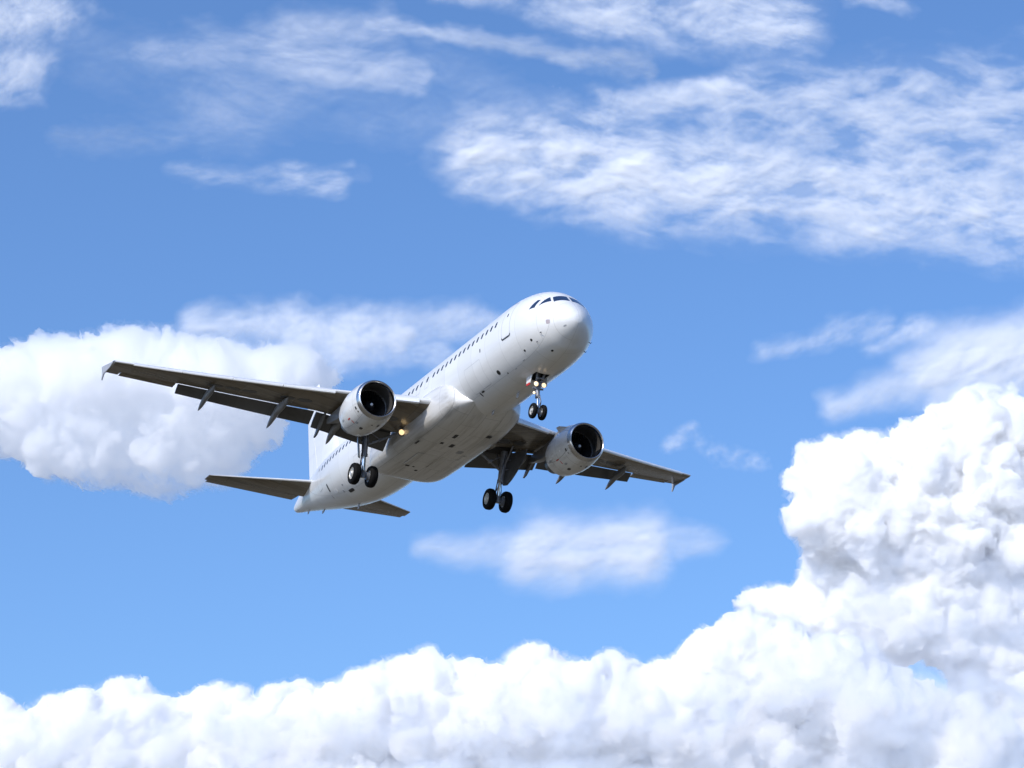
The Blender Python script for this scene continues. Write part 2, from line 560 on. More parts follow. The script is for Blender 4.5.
Y_FLAP = 13.15
XS = [0, .004, .012, .025, .045, .075, .12, .18, .26, .36, .46, .56, .66]
def wing_ring(y, xu, xl, side):
    t = w_thk(y)
    up = [x for x in XS] + [lerp(.66, xu, .5), xu]
    lo = [x for x in XS if x > 0] + [lerp(.66, xl, .5), xl]
    ring = [wing_pt(y, x, foil(x, t)[0], side) for x in reversed(up)]
    ring += [wing_pt(y, x, foil(x, t)[1], side) for x in lo]
    # cove wall and the thin shroud lip
    u, l = foil(xu, t)[0], foil(xl, t)[1]
    ring.append(wing_pt(y, xl + .004, lerp(l, foil(xl, t)[0], .8), side))
    ring.append(wing_pt(y, xu - .002, u - .008, side))
    return ring


wings = {}
for side in (1, -1):
    mb = MB()
    rings = []
    for y in (0.3, 1.2, 2.0, 2.8, 3.8, 5.0, 6.2, 6.4, 6.6, 7.5, 8.5, 9.5, 10.5, 11.5, 12.5, Y_FLAP):
        rings.append(wing_ring(y, .83, .72, side))
    for y in (Y_FLAP + .004, 13.8, 14.6, 15.4, 15.9):
        rings.append(wing_ring(y, .76, .757, side))
    for y in (15.904, 16.2, 16.42, 16.52, Y_TIP):
        rings.append(wing_ring(y, .995, .985, side))
    mb.loft(rings, True, True, True)
    # paint: light metal along the leading edge, grey elsewhere
    n = len(rings[0])
    k0 = len(XS) + 1
    for fi in range(len(mb.f)):
        i = fi % n
        if fi < (len(rings) - 1) * n and k0 - 6 <= i <= k0 + 2:
            mb.m[fi] = 1
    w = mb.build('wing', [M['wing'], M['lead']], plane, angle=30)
    wings[side] = w
    # aileron, drooped a little
    mb = MB()
    rr = []
    for y in (Y_FLAP + .06, 13.8, 14.6, 15.3, 15.86):
        t = w_thk(y)
        u, l = foil(.765, t)
        dr = .10
        R = []
        for x, zc in ((.768, (u + l) / 2), (.772, u * .8 + l * .2), (.80, foil(.80, t)[0]), (.9, foil(.9, t)[0]), (.998, foil(.998, t)[0]), (.998, foil(.998, t)[1] - .002), (.9, foil(.9, t)[1]), (.80, foil(.80, t)[1]), (.772, l * .8 + u * .2)):
            R.append(wing_pt(y, x, zc - (x - .768) * dr, side))
        rr.append(R)
    mb.loft(rr, True, True, True)
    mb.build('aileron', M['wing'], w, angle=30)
    # flaps
    def flap_ring(y, c, defl, gap, drop, side):
        t = w_thk(y)
        hs, _, hz = wing_pt(y, .83, foil(.83, t)[0], side)
        hs, hz = hs + gap, hz - drop
        R = []
        px = [0, .015, .05, .12, .25, .45, .7, 1.0]
        up = [(x, 5 * .16 * (.2969 * sqrt(x) - .126 * x - .3516 * x * x + .2843 * x ** 3 - .1036 * x ** 4) + .02 * sin(pi * x)) for x in px]
        lo = [(x, -5 * .09 * (.2969 * sqrt(x) - .126 * x - .3516 * x * x + .2843 * x ** 3 - .1036 * x ** 4) + .02 * sin(pi * x)) for x in px[1:]]
        for x, zc in list(reversed(up)) + lo:
            R.append((hs + c * (x * cos(defl) + zc * sin(defl)), side * y, hz + c * (-x * sin(defl) + zc * cos(defl))))
        return R
    DEF = radians(38)
    mb = MB()
    mb.loft([flap_ring(y, lerp(1.22, .98, (y - 2.3) / 4), DEF, -.05, .095, side) for y in (2.32, 3.3, 4.6, 5.8, 6.34)], True, True, True)
    for fi in range(len(mb.f) - 2):
        if 4 <= fi % 15 <= 7: mb.m[fi] = 1
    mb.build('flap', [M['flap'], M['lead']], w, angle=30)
    mb = MB()
    mb.loft([flap_ring(y, lerp(.86, .60, (y - 6.46) / 6.6), DEF, -.05, lerp(.085, .065, (y - 6.46) / 6.6), side) for y in (6.46, 8, 9.5, 11, 12.3, 13.08)], True, True, True)
    for fi in range(len(mb.f) - 2):
        if 4 <= fi % 15 <= 7: mb.m[fi] = 1
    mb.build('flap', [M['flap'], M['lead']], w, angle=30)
    # slats
    def slat_ring(y, side, fwd, drop):
        t = w_thk(y)
        R = []
        outer = [(.13, 'u'), (.09, 'u'), (.05, 'u'), (.025, 'u'), (.008, 'u'), (0, 'u'), (.008, 'l'), (.022, 'l'), (.04, 'l')]
        inner = [(.045, .3), (.055, .55), (.085, .82)]
        c = w_te(y) - w_le(y)
        k = min(1.0, 3.6 / c)
        dr = .28
        for x, ul in outer:
            x *= k
            u, l = foil(x, t)
            zc = u + .006 if ul == 'u' else l - .002
            R.append((x, zc))
        for x, f in inner:
            x *= k
            u, l = foil(x, t)
            R.append((x, lerp(l, u, f)))
        out = []
        for x, zc in R:
            # rotate nose-down about the slat's trailing edge, then carry it forward and down
            xx, zz = x - .13 * k, zc
            xr, zr = xx * cos(dr) + zz * sin(dr) * .3, zz + xx * sin(dr)
            s, r, z = wing_pt(y, .13 * k + xr - fwd / c, zr - drop / c, side)
            out.append((s, r, z))
        return out
    for y0, y1 in ((2.75, 5.05), (6.55, 8.9), (8.93, 11.2), (11.23, 13.5), (13.53, 15.75)):
        mb = MB()
        mb.loft([slat_ring(lerp(y0, y1, k / 4), side, .20, .03) for k in range(5)], True, True, True)
        mb.build('slat', M['lead'], w, angle=40)
    # wingtip fence, an arrow-shaped plate above and below the tip
    mb = MB()
    le, te, zt = w_le(Y_TIP), w_te(Y_TIP), w_z(Y_TIP)
    poly = [(le + .25, zt + .02), (le + .85, zt + .16), (te + .16, zt + .42), (te + .30, zt + .40), (te + .14, zt), (te + .20, zt - .32), (te + .12, zt - .34), (te - .14, zt - .08), (le + .8, zt - .08)]
    mb.prism([(s, side * (Y_TIP - .015), z) for s, z in poly], (0, side * .05, 0))
    mb.build('wingtip_fence', M['fence'], w)
    # flap track fairings
    def canoe(y, x0, length, wd, ht, droop, name='flap_track_fairing'):
        t = w_thk(y)
        p = Vector(wing_pt(y, x0, foil(x0, t)[1], side))
        mb = MB()
        rings = []
        for k in range(15):
            u = k / 14
            prof = sin(pi * min(1, .04 + u * .98) ** .85) ** .55 if 0 < u < 1 else .04
            bend = droop * max(0, u - .45) ** 1.35 * length
            cs = Vector((p.x + u * length * .94, p.y, p.z - .10 - ht * .55 * prof - bend))
            R = []
            for i in range(16):
                a = 2 * pi * i / 16
                R.append((cs.x, cs.y + wd * prof * .5 * sin(a), cs.z + ht * prof * .5 * cos(a) * (1 if cos(a) < 0 else 1.3)))
            rings.append(R)
        mb.loft(rings, True, True, True)
        return mb.build(name, M['fairing'], w, angle=60)
    canoe(5.2, .64, 2.45, .36, .44, .70)
    canoe(8.3, .31, 3.2, .33, .44, .50)
    canoe(11.75, .28, 2.65, .29, .38, .50)
    # small drive fairing at the flap joint
    mb = MB()
    b = wing_pt(5.98, .78, foil(.78, w_thk(5.98))[1], side)
    mb.prism([(b[0] - .25, b[1] - .05, b[2] + .05), (b[0] + .5, b[1] - .05, b[2] - .15), (b[0] + 1.25, b[1] - .05, b[2] - .90), (b[0] + .95, b[1] - .05, b[2] - .84), (b[0] + .25, b[1] - .05, b[2] - .42)], (0, .10, 0))
    mb.build('flap_drive_fairing', M['fairing'], w)
    # fuel tank panels on the underside
    for k, y in enumerate((3.2, 4.2, 7.4, 8.2, 10.0, 10.8, 11.6)):
        t = w_thk(y)
        c = Vector(wing_pt(y, .42, foil(.42, t)[1], side))
        e = Vector(wing_pt(y, .47, foil(.47, t)[1], side))
        g = Vector(wing_pt(y + .35, .42, foil(.42, w_thk(y + .35))[1], side))
        a, bq = (e - c) * 1.3, (g - c)
        mb = MB()
        mb.prism([c + a * cos(q) + bq * sin(q) + Vector((0, 0, -.012)) for q in [2 * pi * i / 14 for i in range(14)]], (0, 0, .03))
        mb.build('tank_panel', M['flap'], w)

# ------------------------------------------------------------------ engines
E_S, E_Y, E_Z = 11.30, 5.75, -2.22
for side in (1, -1):
    ax = Vector((1, side * -.02, -.035)).normalized()
    o = Vector((E_S, side * E_Y, E_Z))
    mb = MB()
    mb.lathe(o, ax, [(.24, 1.045), (.5, 1.095), (.9, 1.145), (1.3, 1.165), (1.7, 1.155), (2.1, 1.115), (2.5, 1.045), (2.80, .965), (2.80, .93), (2.5, .96), (2.0, .98)], 64)
    eng = mb.build('engine', M['nacelle'], plane, angle=30)
    mb = MB()
    mb.lathe(o, ax, [(.245, 1.047), (.13, 1.022), (.05, .988), (.01, .955), (.0, .935), (.012, .912), (.05, .888), (.11, .868), (.20, .853)], 64)
    mb.build('inlet_lip', M['lip'], eng, angle=40)
    mb = MB()
    mb.lathe(o, ax, [(.20, .852), (.5, .845), (.85, .862), (1.25, .875)], 64)
    mb.build('inlet_duct', M['liner'], eng, angle=40)
    mb = MB()
    mb.lathe(o, ax, [(1.12, .872), (1.12, .845), (1.16, .845), (1.16, .872)], 48)
    mb.build('fan_case_ring', M['lip'], eng)
    mb = MB()
    u = ax.orthogonal().normalized()
    v = ax.cross(u)
    for k in range(36):
        a0 = 2 * pi * k / 36
        def bp(rad, da, x):
            return o + ax * x + u * (rad * cos(a0 + da)) + v * (rad * sin(a0 + da))
        pts = []
        for j in range(5):
            rr = lerp(.24, .862, j / 4)
            tw = lerp(.10, .42, j / 4) * .22 / rr * .9
            dp = lerp(.26, .10, j / 4)
            pts.append((bp(rr, -tw, 1.16), bp(rr, tw, 1.16 + dp)))
        L = mb.add([p[0] for p in pts])
        Rr = mb.add([p[1] for p in pts])
        for j in range(4):
            mb.face([L[j], L[j + 1], Rr[j + 1], Rr[j]])
    d0 = mb.add([o + ax * 1.5 + u * (.875 * cos(2 * pi * k / 32)) + v * (.875 * sin(2 * pi * k / 32)) for k in range(32)])
    mb.face(d0)
    mb.build('fan', M['blade'], eng, closed=False)
    mb = MB()
    mb.lathe(o, ax, [(.80, .002), (.82, .05), (.88, .11), (1.0, .19), (1.16, .26), (1.3, .27)], 32)
    sp = mb.build('spinner', M['spinner'], eng, angle=60)
    mb = MB()
    mb.lathe(o, ax, [(.785, .001), (.79, .035), (.82, .068), (.835, .075), (.83, .06)], 20)
    mb.build('spinner_glint', M['chalk'], sp, angle=60)  # pale tip put in for the reflected glint on the spinner
    # core cowl, nozzle and plug
    mb = MB()
    mb.lathe(o, ax, [(2.2, .80), (2.8, .76), (3.3, .66), (3.75, .52), (3.74, .48), (3.3, .55)], 40)
    mb.lathe(o, ax, [(3.4, .40), (3.75, .34), (4.2, .16), (4.35, .02)], 28)
    mb.build('exhaust_core', M['core'], eng, angle=40)
    # pylon
    mb = MB()
    rings = []
    for s, zb, zt, hw in ((12.15, -1.12, -1.06, .03), (12.6, -1.22, -.93, .13), (13.4, -1.30, -.78, .19), (14.3, -1.45, -.68, .21), (15.2, -1.70, -.80, .21), (16.2, -1.70, -1.0, .20), (17.2, -1.55, -1.0, .16), (18.2, -1.30, -1.0, .05)):
        rings.append([(s, side * (E_Y - .02) + q * hw, z) for z, q in ((zb, -1), (lerp(zb, zt, .6), -1.05), (zt, -.6), (zt, .6), (lerp(zb, zt, .6), 1.05), (zb, 1))])
    mb.loft(rings, True, True, True)
    mb.build('pylon', M['fairing'], eng, angle=40)
    # strake on the inboard side, small vents and stencils
    mb = MB()
    a = radians(38)
    for s_off in (0,):
        base = [(o + ax * x + Vector((0, -side * sin(a), cos(a))) * 1.12) for x in (.75, 1.75)]
        top = o + ax * 1.75 + Vector((0, -side * sin(a), cos(a))) * 1.46
        top2 = o + ax * 1.45 + Vector((0, -side * sin(a), cos(a))) * 1.44
        mb.prism([base[0], base[1], top, top2], Vector((0, cos(a), side * sin(a))) * .02)
    mb.build('strake', M['nacelle'], eng)
    def on_cowl(x, deg, lx, lt, mat, name, nacr=pchip([.24, .5, .9, 1.3, 1.7, 2.1, 2.5, 2.8], [1.045, 1.095, 1.145, 1.165, 1.155, 1.115, 1.045, .965])):
        # deg: clock angle from straight up towards starboard
        mb = MB()
        P = []
        for k in range(12):
            q = 2 * pi * k / 12
            dx, dt = cos(q), sin(q)
            xx = x + lx * math.copysign(abs(dx) ** .6, dx)
            tt = radians(deg) + lt * math.copysign(abs(dt) ** .6, dt) / 1.15
            P.append(o + ax * xx + Vector((0, sin(tt), cos(tt))) * (nacr(xx) + .006))
        c = mb.add([sum(P, Vector()) / 12 + Vector((0, sin(radians(deg)), cos(radians(deg)))) * .003])[0]
        I = mb.add(P)
        for k in range(12):
            mb.face([c, I[k], I[(k + 1) % 12]])
        mb.build(name, mat, eng, angle=60)
    on_cowl(.46, 118, .06, .085, M['port'], 'vent')
    on_cowl(.42, 129, .035, .05, M['port'], 'vent')
    on_cowl(.95, 112, .06, .06, M['chalk'], 'stencil')
    on_cowl(1.45, 128, .14, .035, M['red'], 'stencil')
    on_cowl(1.10, 148, .11, .06, M['seal'], 'vent')
    on_cowl(1.30, 139, .03, .10, M['red'], 'stencil')
    on_cowl(1.35, 165, .13, .08, M['core'], 'vent')
    on_cowl(.80, 200, .12, .07, M['core'], 'vent')
    on_cowl(.72, 182, .04, .05, M['port'], 'vent')
    on_cowl(2.2, 120, .16, .05, M['seal'], 'vent')

# ------------------------------------------------------------------ tail
for side in (1, -1):
    def hs_pt(y, x, zc):
        le, c = 31.45 + .637 * y, lerp(4.25, 1.25, y / 6.22)
        return (le + x * c, side * y, .62 + y * .083 + zc * c)
    def hfoil(x, t=.10): return 5 * t * (.2969 * sqrt(max(x, 0)) - .126 * x - .3516 * x * x + .2843 * x ** 3 - .1036 * x ** 4)
    mb = MB()
    hx = [0, .005, .02, .05, .1, .2, .35, .5, .68]
    rr = []
    for y in (.3, 1.0, 2.0, 3.5, 5.0, 5.95, 6.15, 6.22):
        k = 1 if y < 6.1 else (.8 if y < 6.2 else .35)
        rr.append([hs_pt(y, x, hfoil(x) * k) for x in reversed(hx)] + [hs_pt(y, x, -hfoil(x) * k) for x in hx[1:]])
    mb.loft(rr, True, True, True)
    n = len(rr[0])
    for fi in range((len(rr) - 1) * n):
        if 4 <= fi % n <= 9: mb.m[fi] = 1
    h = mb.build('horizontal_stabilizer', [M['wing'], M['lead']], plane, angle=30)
    mb = MB()
    rr = []
    for y in (1.05, 2.0, 3.5, 5.0, 6.05):
        rr.append([hs_pt(y, .995, .004), hs_pt(y, .85, hfoil(.85)), hs_pt(y, .70, hfoil(.70) - .002), hs_pt(y, .69, 0), hs_pt(y, .70, -hfoil(.70) + .002), hs_pt(y, .85, -hfoil(.85)), hs_pt(y, .995, -.004)])
    mb.loft(rr, True, True, True)
    mb.build('elevator', M['wing'], h, angle=30)

def fin_pt(z, x, hy):
    k = (z - 1.5) / 6.4
    le, te = lerp(29.9, 35.35, k), lerp(35.75, 37.25, k)
    return (lerp(le, te, x), hy * (te - le), z)
mb = MB()
fx = [0, .006, .02, .05, .1, .2, .35, .5, .69]
rr = []
for z in (1.2, 2.0, 3.5, 5.0, 6.5, 7.6, 7.8, 7.9):
    k = 1 if z < 7.7 else (.8 if z < 7.85 else .3)
    rr.append([fin_pt(z, x, hfoil(x, .10) * k) for x in reversed(fx)] + [fin_pt(z, x, -hfoil(x, .10) * k) for x in fx[1:]])
mb.loft(rr, True, True, True)
# dorsal fillet
mb.loft([[(s_, -w_, 1.85), (s_, w_, 1.85), (s_, w_ * .35, t_), (s_, -w_ * .35, t_)] for s_, w_, t_ in ((26.2, .03, 2.08), (27.4, .08, 2.22), (28.6, .12, 2.45), (29.6, .15, 2.75), (30.6, .19, 3.15), (31.8, .22, 3.5))], True, True, True)
fin = mb.build('vertical_stabilizer', M['white'], plane, angle=30)
mb = MB()
rr = []
for z in (2.1, 3.5, 5.0, 6.5, 7.7):
    rr.append([fin_pt(z, .995, .003), fin_pt(z, .85, hfoil(.85)), fin_pt(z, .71, hfoil(.71) - .002), fin_pt(z, .70, 0), fin_pt(z, .71, -hfoil(.71) + .002), fin_pt(z, .85, -hfoil(.85)), fin_pt(z, .995, -.003)])
mb.loft(rr, True, True, True)
mb.build('rudder', M['white'], fin, angle=30)

# ------------------------------------------------------------------ landing gear
def tyre(c, R, W, parent, out, hub=.5):
    """a wheel turning about the r axis; out = +1 / -1 is the side its hub faces"""
    mb = MB()
    h = W / 2
    mb.lathe(Vector(c) - Vector((0, h, 0)), (0, 1, 0), [(.04, R * .52), (.0, R * .60), (.0, R * .80), (.03 * W / .4, R * .91), (.10 * W / .4, R * .985), (W * .38, R * .998), (W * .40, R * .985), (W * .42, R * .998), (W * .5, R), (W * .58, R * .998), (W * .60, R * .985), (W * .62, R * .998), (W - .10 * W / .4, R * .985), (W - .03 * W / .4, R * .91), (W, R * .80), (W, R * .60), (W - .04, R * .52)], 40)
    t = mb.build('tyre', M['rubber'], parent, angle=35)
    mb = MB()
    for sg in (1, -1):
        mb.lathe(Vector(c) + Vector((0, sg * (h - .035), 0)), (0, sg, 0), [(.0, R * .56), (.015, R * .52), (-.03, R * .47), (-.05, R * .30), (.0, R * .27), (.05, R * .20), (.06, R * .02)], 28, cap1=True)
        for k in range(8):
            a = 2 * pi * k / 8
            mb.box((c[0] + R * .39 * cos(a), c[1] + sg * (h - .07), c[2] + R * .39 * sin(a)), (.07 * R, .02, .07 * R), 1)
    mb.build('wheel_hub', [M['rim'], M['port']], parent, angle=35)


for side in (1, -1):
    ax_p = Vector((17.71, side * 3.795, -3.88))
    topp = Vector((17.35, side * 3.92, -1.15))
    d = (topp - ax_p).normalized()
    mb = MB()
    mb.tube(ax_p + d * 1.0, topp, .15, .19, 18)
    mb.tube(ax_p + d * .98, ax_p + d * 1.12, .175, .175, 18)
    mb.tube(ax_p + d * 1.75, ax_p + d * 1.88, .20, .20, 18)
    mb.tube(ax_p - Vector((0, .56, 0)), ax_p + Vector((0, .56, 0)), .075, .075, 14)
    mb.tube(ax_p - d * .12, ax_p + d * .25, .14, .12, 16)
    # torque links behind the leg
    k1 = ax_p + d * .12 + Vector((.12, 0, 0)); k2 = ax_p + d * .58 + Vector((.50, 0, 0)); k3 = ax_p + d * 1.04 + Vector((.14, 0, 0))
    for q in (-.09, .09):
        mb.tube(k1 + Vector((0, q, 0)), k2, .035, .03, 8)
        mb.tube(k3 + Vector((0, q, 0)), k2, .035, .03, 8)
    # brake stacks
    for q in (-1, 1):
        mb.tube(ax_p + Vector((0, q * .16, 0)), ax_p + Vector((0, q * .36, 0)), .20, .20, 18)
    leg = mb.build('main_landing_gear', M['strut'], plane, angle=40)
    mb = MB()
    mb.tube(ax_p + d * .2, ax_p + d * 1.02, .095, .095, 16)
    mb.build('oleo_piston', M['chrome'], leg)
    for q in (1, -1):
        tyre(ax_p + Vector((0, q * .465, 0)), .565, .40, leg, q)
    # folding side brace up to the wing root
    mb = MB()
    b0 = ax_p + d * 1.55; b1 = Vector((17.2, side * 2.35, -1.55))
    mid = (b0 + b1) / 2
    mb.tube(b0, mid, .06, .06, 10)
    mb.tube(mid, b1, .07, .075, 10)
    mb.tube(mid - Vector((.14, 0, 0)), mid + Vector((.14, 0, 0)), .07, .07, 10)
    mb.tube(mid, ax_p + d * 2.45, .03, .03, 8)
    mb.build('side_brace', M['strut'], leg, angle=40)
    mb = MB()
    mb.tube(ax_p + d * 1.2 + Vector((-.1, 0, 0)), topp + Vector((.75, -side * .1, .0)), .045, .05, 10)
    mb.tube(ax_p + d * 1.8 + Vector((-.14, side * .05, 0)), topp + Vector((-.8, side * .1, -.02)), .04, .045, 10)
    mb.build('drag_brace', M['strut'], leg, angle=40)
    mb = MB()
    prev = None
    for k in range(9):
        t = k / 8
        p = ax_p + d * lerp(.1, 2.4, t) + Vector((-.17 - .05 * sin(t * 9), side * .06 * cos(t * 5), 0))
        if prev is not None: mb.tube(prev, p, .018, .018, 6)
        prev = p
    mb.build('hydraulic_hose', M['port'], leg, angle=60)
    # leg door: a curved panel outboard of the leg
    mb = MB()
    rows = []
    for j in range(9):
        v = j / 8
        z = lerp(-3.02, -1.22, v)
        hw = lerp(.14, .78, min(1, v * 1.45) ** .75)
        yo = lerp(.30, .62, v)
        cs = lerp(17.52, 17.25, v)
        rows.append([(cs + hw * u, side * (3.80 + yo + .06 * (1 - u * u) - hw * u * .46), z) for u in (-1, -.6, -.2, .2, .6, 1)])
    I = [mb.add(r) for r in rows]
    J = [mb.add([(p[0], p[1] + side * .045, p[2]) for p in r]) for r in rows]
    for a in range(8):
        for b in range(5):
            mb.face([I[a][b], I[a][b + 1], I[a + 1][b + 1], I[a + 1][b]])
            mb.face([J[a][b], J[a + 1][b], J[a + 1][b + 1], J[a][b + 1]], 1)
        mb.face([I[a][0], I[a + 1][0], J[a + 1][0], J[a][0]])
        mb.face([I[a][5], J[a][5], J[a + 1][5], I[a + 1][5]])
    for b in range(5):
        mb.face([I[0][b], J[0][b], J[0][b + 1], I[0][b + 1]])
        mb.face([I[8][b], I[8][b + 1], J[8][b + 1], J[8][b]])
    mb.build('gear_door', [M['gdoor'], M['wing']], leg, angle=40)
    mb = MB()
    for v in (.3, .75):
        p = ax_p + d * lerp(1.3, 2.5, v)
        mb.tube(p, (p.x - .1, side * (3.80 + lerp(.33, .56, v)), p.z + .05), .03, .03, 8)
    mb.build('door_link', M['strut'], leg)
    # flat slab under the wing, its near-black colour imitating the leg well's shade
    mb = MB()
    mb.box((17.35, side * 3.35, -1.235), (1.0, 1.9, .05))
    mb.build('gear_well_shade', M['dark'], leg)
    # retractable landing light under the wing root, lit
    mb = MB()
    if side < 0: continue                              # only the starboard one is swung out
    lp = Vector((16.35, side * 2.36, -1.70))
    aim = Vector((-1, 0, -.12)).normalized()
    mb.lathe(lp, aim, [(-.16, .05), (-.08, .13), (.0, .155), (.02, .155)], 20)
    mb.tube(lp - aim * .08, lp - aim * .1 + Vector((.1, 0, .35)), .04, .05, 8)
    ll = mb.build('landing_light', M['strut'], wings[side])
    mb = MB()
    mb.lathe(lp, aim, [(.012, .145), (.04, .10), (.05, .01)], 20, cap1=True)
    mb.build('lamp_lens', M['lamp'], ll)

# nose gear
ng = Vector((5.07, 0, -3.84))
nt = Vector((5.25, 0, -1.5))
d = (nt - ng).normalized()
mb = MB()
mb.tube(ng + d * .75, nt, .10, .13, 16)
mb.tube(ng + d * .72, ng + d * .86, .13, .13, 16)
mb.tube(ng + d * 1.15, ng + d * 1.3, .15, .15, 16)
mb.tube(ng - Vector((0, .30, 0)), ng + Vector((0, .30, 0)), .05, .05, 12)
mb.tube(ng - d * .08, ng + d * .18, .09, .08, 14)
k1 = ng + d * .1 + Vector((-.08, 0, 0)); k2 = ng + d * .42 + Vector((-.36, 0, 0)); k3 = ng + d * .8 + Vector((-.1, 0, 0))
for q in (-.06, .06):
    mb.tube(k1 + Vector((0, q, 0)), k2, .025, .02, 8)
    mb.tube(k3 + Vector((0, q, 0)), k2, .025, .02, 8)
for q in (-1, 1):                                       # steering jacks
    mb.tube(ng + d * 1.2 + Vector((0, q * .10, 0)), ng + d * 1.2 + Vector((0, q * .28, .02)), .05, .05, 10)
nose_leg = mb.build('nose_landing_gear', M['strut'], plane, angle=40)
mb = MB()
mb.tube(ng + d * .15, ng + d * .8, .062, .062, 14)
mb.build('oleo_piston', M['chrome'], nose_leg)
mb = MB()
for q in (-.16, .16):
    mb.tube(ng + d * 1.35 + Vector((0, q * .6, 0)), (4.7, q * 1.4, -1.75), .045, .05, 10)
mb.tube((4.85, -.2, -2.22), (4.85, .2, -2.22), .04, .04, 10)
mb.build('drag_brace', M['strut'], nose_leg, angle=40)
for q in (1, -1):
    tyre(ng + Vector((0, q * .25, 0)), .38, .215, nose_leg, q)
for y, z, r in ((.205, -2.50, .125), (-.205, -2.50, .125), (.30, -2.98, .075)):
    lp = Vector((4.93, y, z))
    aim = Vector((-1, 0, -.10)).normalized()
    mb = MB()
    mb.lathe(lp, aim, [(-.14, r * .35), (-.08, r * .8), (.0, r), (.02, r)], 18)
    mb.tube(lp - aim * .08, (5.1, y * .3, z + .05), .03, .03, 8)
    ll = mb.build('taxi_light', M['strut'], nose_leg)
    mb = MB()
    mb.lathe(lp, aim, [(.012, r * .93), (.03, r * .6), (.04, .01)], 18, cap1=True)
    mb.build('lamp_lens', M['lamp'], ll)
# doors of the nose gear bay: two aft doors hanging open, and the leg door with its red tip
for side in (1, -1):
    mb = MB()
    y0 = side * .38
    mb.prism([(4.98, y0, -2.00), (5.62, y0, -2.00), (5.50, y0 + side * .05, -2.40), (5.08, y0 + side * .05, -2.44)], (0, side * .025, 0))
    dr = mb.build('gear_door', M['white'], nose_leg)
    if side < 0: continue
    mb = MB()
    mb.prism([(5.10, y0 + side * .048, -2.40), (5.49, y0 + side * .048, -2.38), (5.46, y0 + side * .06, -2.50), (5.12, y0 + side * .06, -2.53)], (0, side * .032, 0))
    mb.build('warning_stripe', M['red'], dr)

# ------------------------------------------------------------------ ground
m, n, l = new_mat('field_with_far_reflector')
b = n['Principled BSDF']
b.inputs['Roughness'].default_value = 0.9
tc = n.new('ShaderNodeTexCoord')
nz = n.new('ShaderNodeTexNoise'); nz.inputs['Scale'].default_value = .012; nz.inputs['Detail'].default_value = 8
rp = n.new('ShaderNodeValToRGB')
rp.color_ramp.elements[0].color = (.080, .064, .036, 1); rp.color_ramp.elements[0].position = .35
rp.color_ramp.elements[1].color = (.155, .128, .08, 1); rp.color_ramp.elements[1].position = .65
l.new(tc.outputs['Object'], nz.inputs['Vector']); l.new(nz.outputs['Fac'], rp.inputs[0])
# unseen far ground, paled as an added reflector to brighten the clouds' undersides
ln = n.new('ShaderNodeVectorMath'); ln.operation = 'LENGTH'
mr = n.new('ShaderNodeMapRange'); mr.inputs['From Min'].default_value = 900; mr.inputs['From Max'].default_value = 1800
mx = n.new('ShaderNodeMix'); mx.data_type = 'RGBA'; mx.inputs[7].default_value = (.52, .50, .47, 1)
l.new(tc.outputs['Object'], ln.inputs[0]); l.new(ln.outputs['Value'], mr.inputs['Value']); l.new(mr.outputs[0], mx.inputs[0])
l.new(rp.outputs[0], mx.inputs[6]); l.new(mx.outputs[2], b.inputs['Base Color'])
me = bpy.data.meshes.new('ground')
G = 60000
me.from_pydata([(-G, -G, 0), (G, -G, 0), (G, G, 0), (-G, G, 0)], [], [(0, 1, 2, 3)])
me.materials.append(m)
gr = bpy.data.objects.new('ground', me)
COL.objects.link(gr)
gr['kind'] = 'structure'


# ------------------------------------------------------------------ clouds
import numpy as np


def at(px, py, dist):
    """the point seen at a picture position, a given distance (metres) away"""
    return CAM + (FWD + RIGHT * ((px - 512) / F_PX) + UP * ((384 - py) / F_PX)) * dist


def seg_dist(p, a, b):
    ab = b - a
    t = np.clip(((p - a) @ ab) / max(1e-9, ab @ ab), 0, 1)
    return np.linalg.norm(p - (a + t[:, None] * ab), axis=1)


def inside(p, poly):
    c = np.zeros(len(p), bool)
    n = len(poly)
    for i in range(n):
        x0, y0 = poly[i]
        x1, y1 = poly[(i + 1) % n]
        k = ((y0 > p[:, 1]) != (y1 > p[:, 1]))
        xi = (x1 - x0) * (p[:, 1] - y0) / (y1 - y0 + 1e-12) + x0
        c ^= k & (p[:, 0] < xi)
    return c


def cloud_mat(name, density, aniso=0.2, col=(0.985, 0.987, 0.99)):
    m = bpy.data.materials.new(name)
    m.use_nodes = True
    n, l = m.node_tree.nodes, m.node_tree.links
    n.remove(n['Principled BSDF'])
    v = n.new('ShaderNodeVolumeScatter')
    v.inputs['Color'].default_value = (*col, 1)
    v.inputs['Density'].default_value = density
    v.inputs['Anisotropy'].default_value = aniso
    l.new(v.outputs[0], n['Material Output'].inputs['Volume'])
    m.cycles.volume_sampling = 'MULTIPLE_IMPORTANCE'
    return m


def lattice(x, y, seed):
    """smooth gradient noise on arrays, about -1..1"""
    xi, yi = np.floor(x).astype(np.int64), np.floor(y).astype(np.int64)
    fx, fy = x - xi, y - yi

    def g(ix, iy, dx, dy):
        h = (ix * 374761393 + iy * 668265263 + seed * 1274126177) & 0xffffffff
        h = ((h ^ (h >> 13)) * 1274126177) & 0xffffffff
        a = ((h ^ (h >> 16)) & 0xffff) / 65536.0 * 2 * np.pi
        return np.cos(a) * dx + np.sin(a) * dy
    u, v = fx ** 3 * (fx * (fx * 6 - 15) + 10), fy ** 3 * (fy * (fy * 6 - 15) + 10)
    a = g(xi, yi, fx, fy) * (1 - u) + g(xi + 1, yi, fx - 1, fy) * u
    b = g(xi, yi + 1, fx, fy - 1) * (1 - u) + g(xi + 1, yi + 1, fx - 1, fy - 1) * u
    return 1.5 * (a * (1 - v) + b * v)


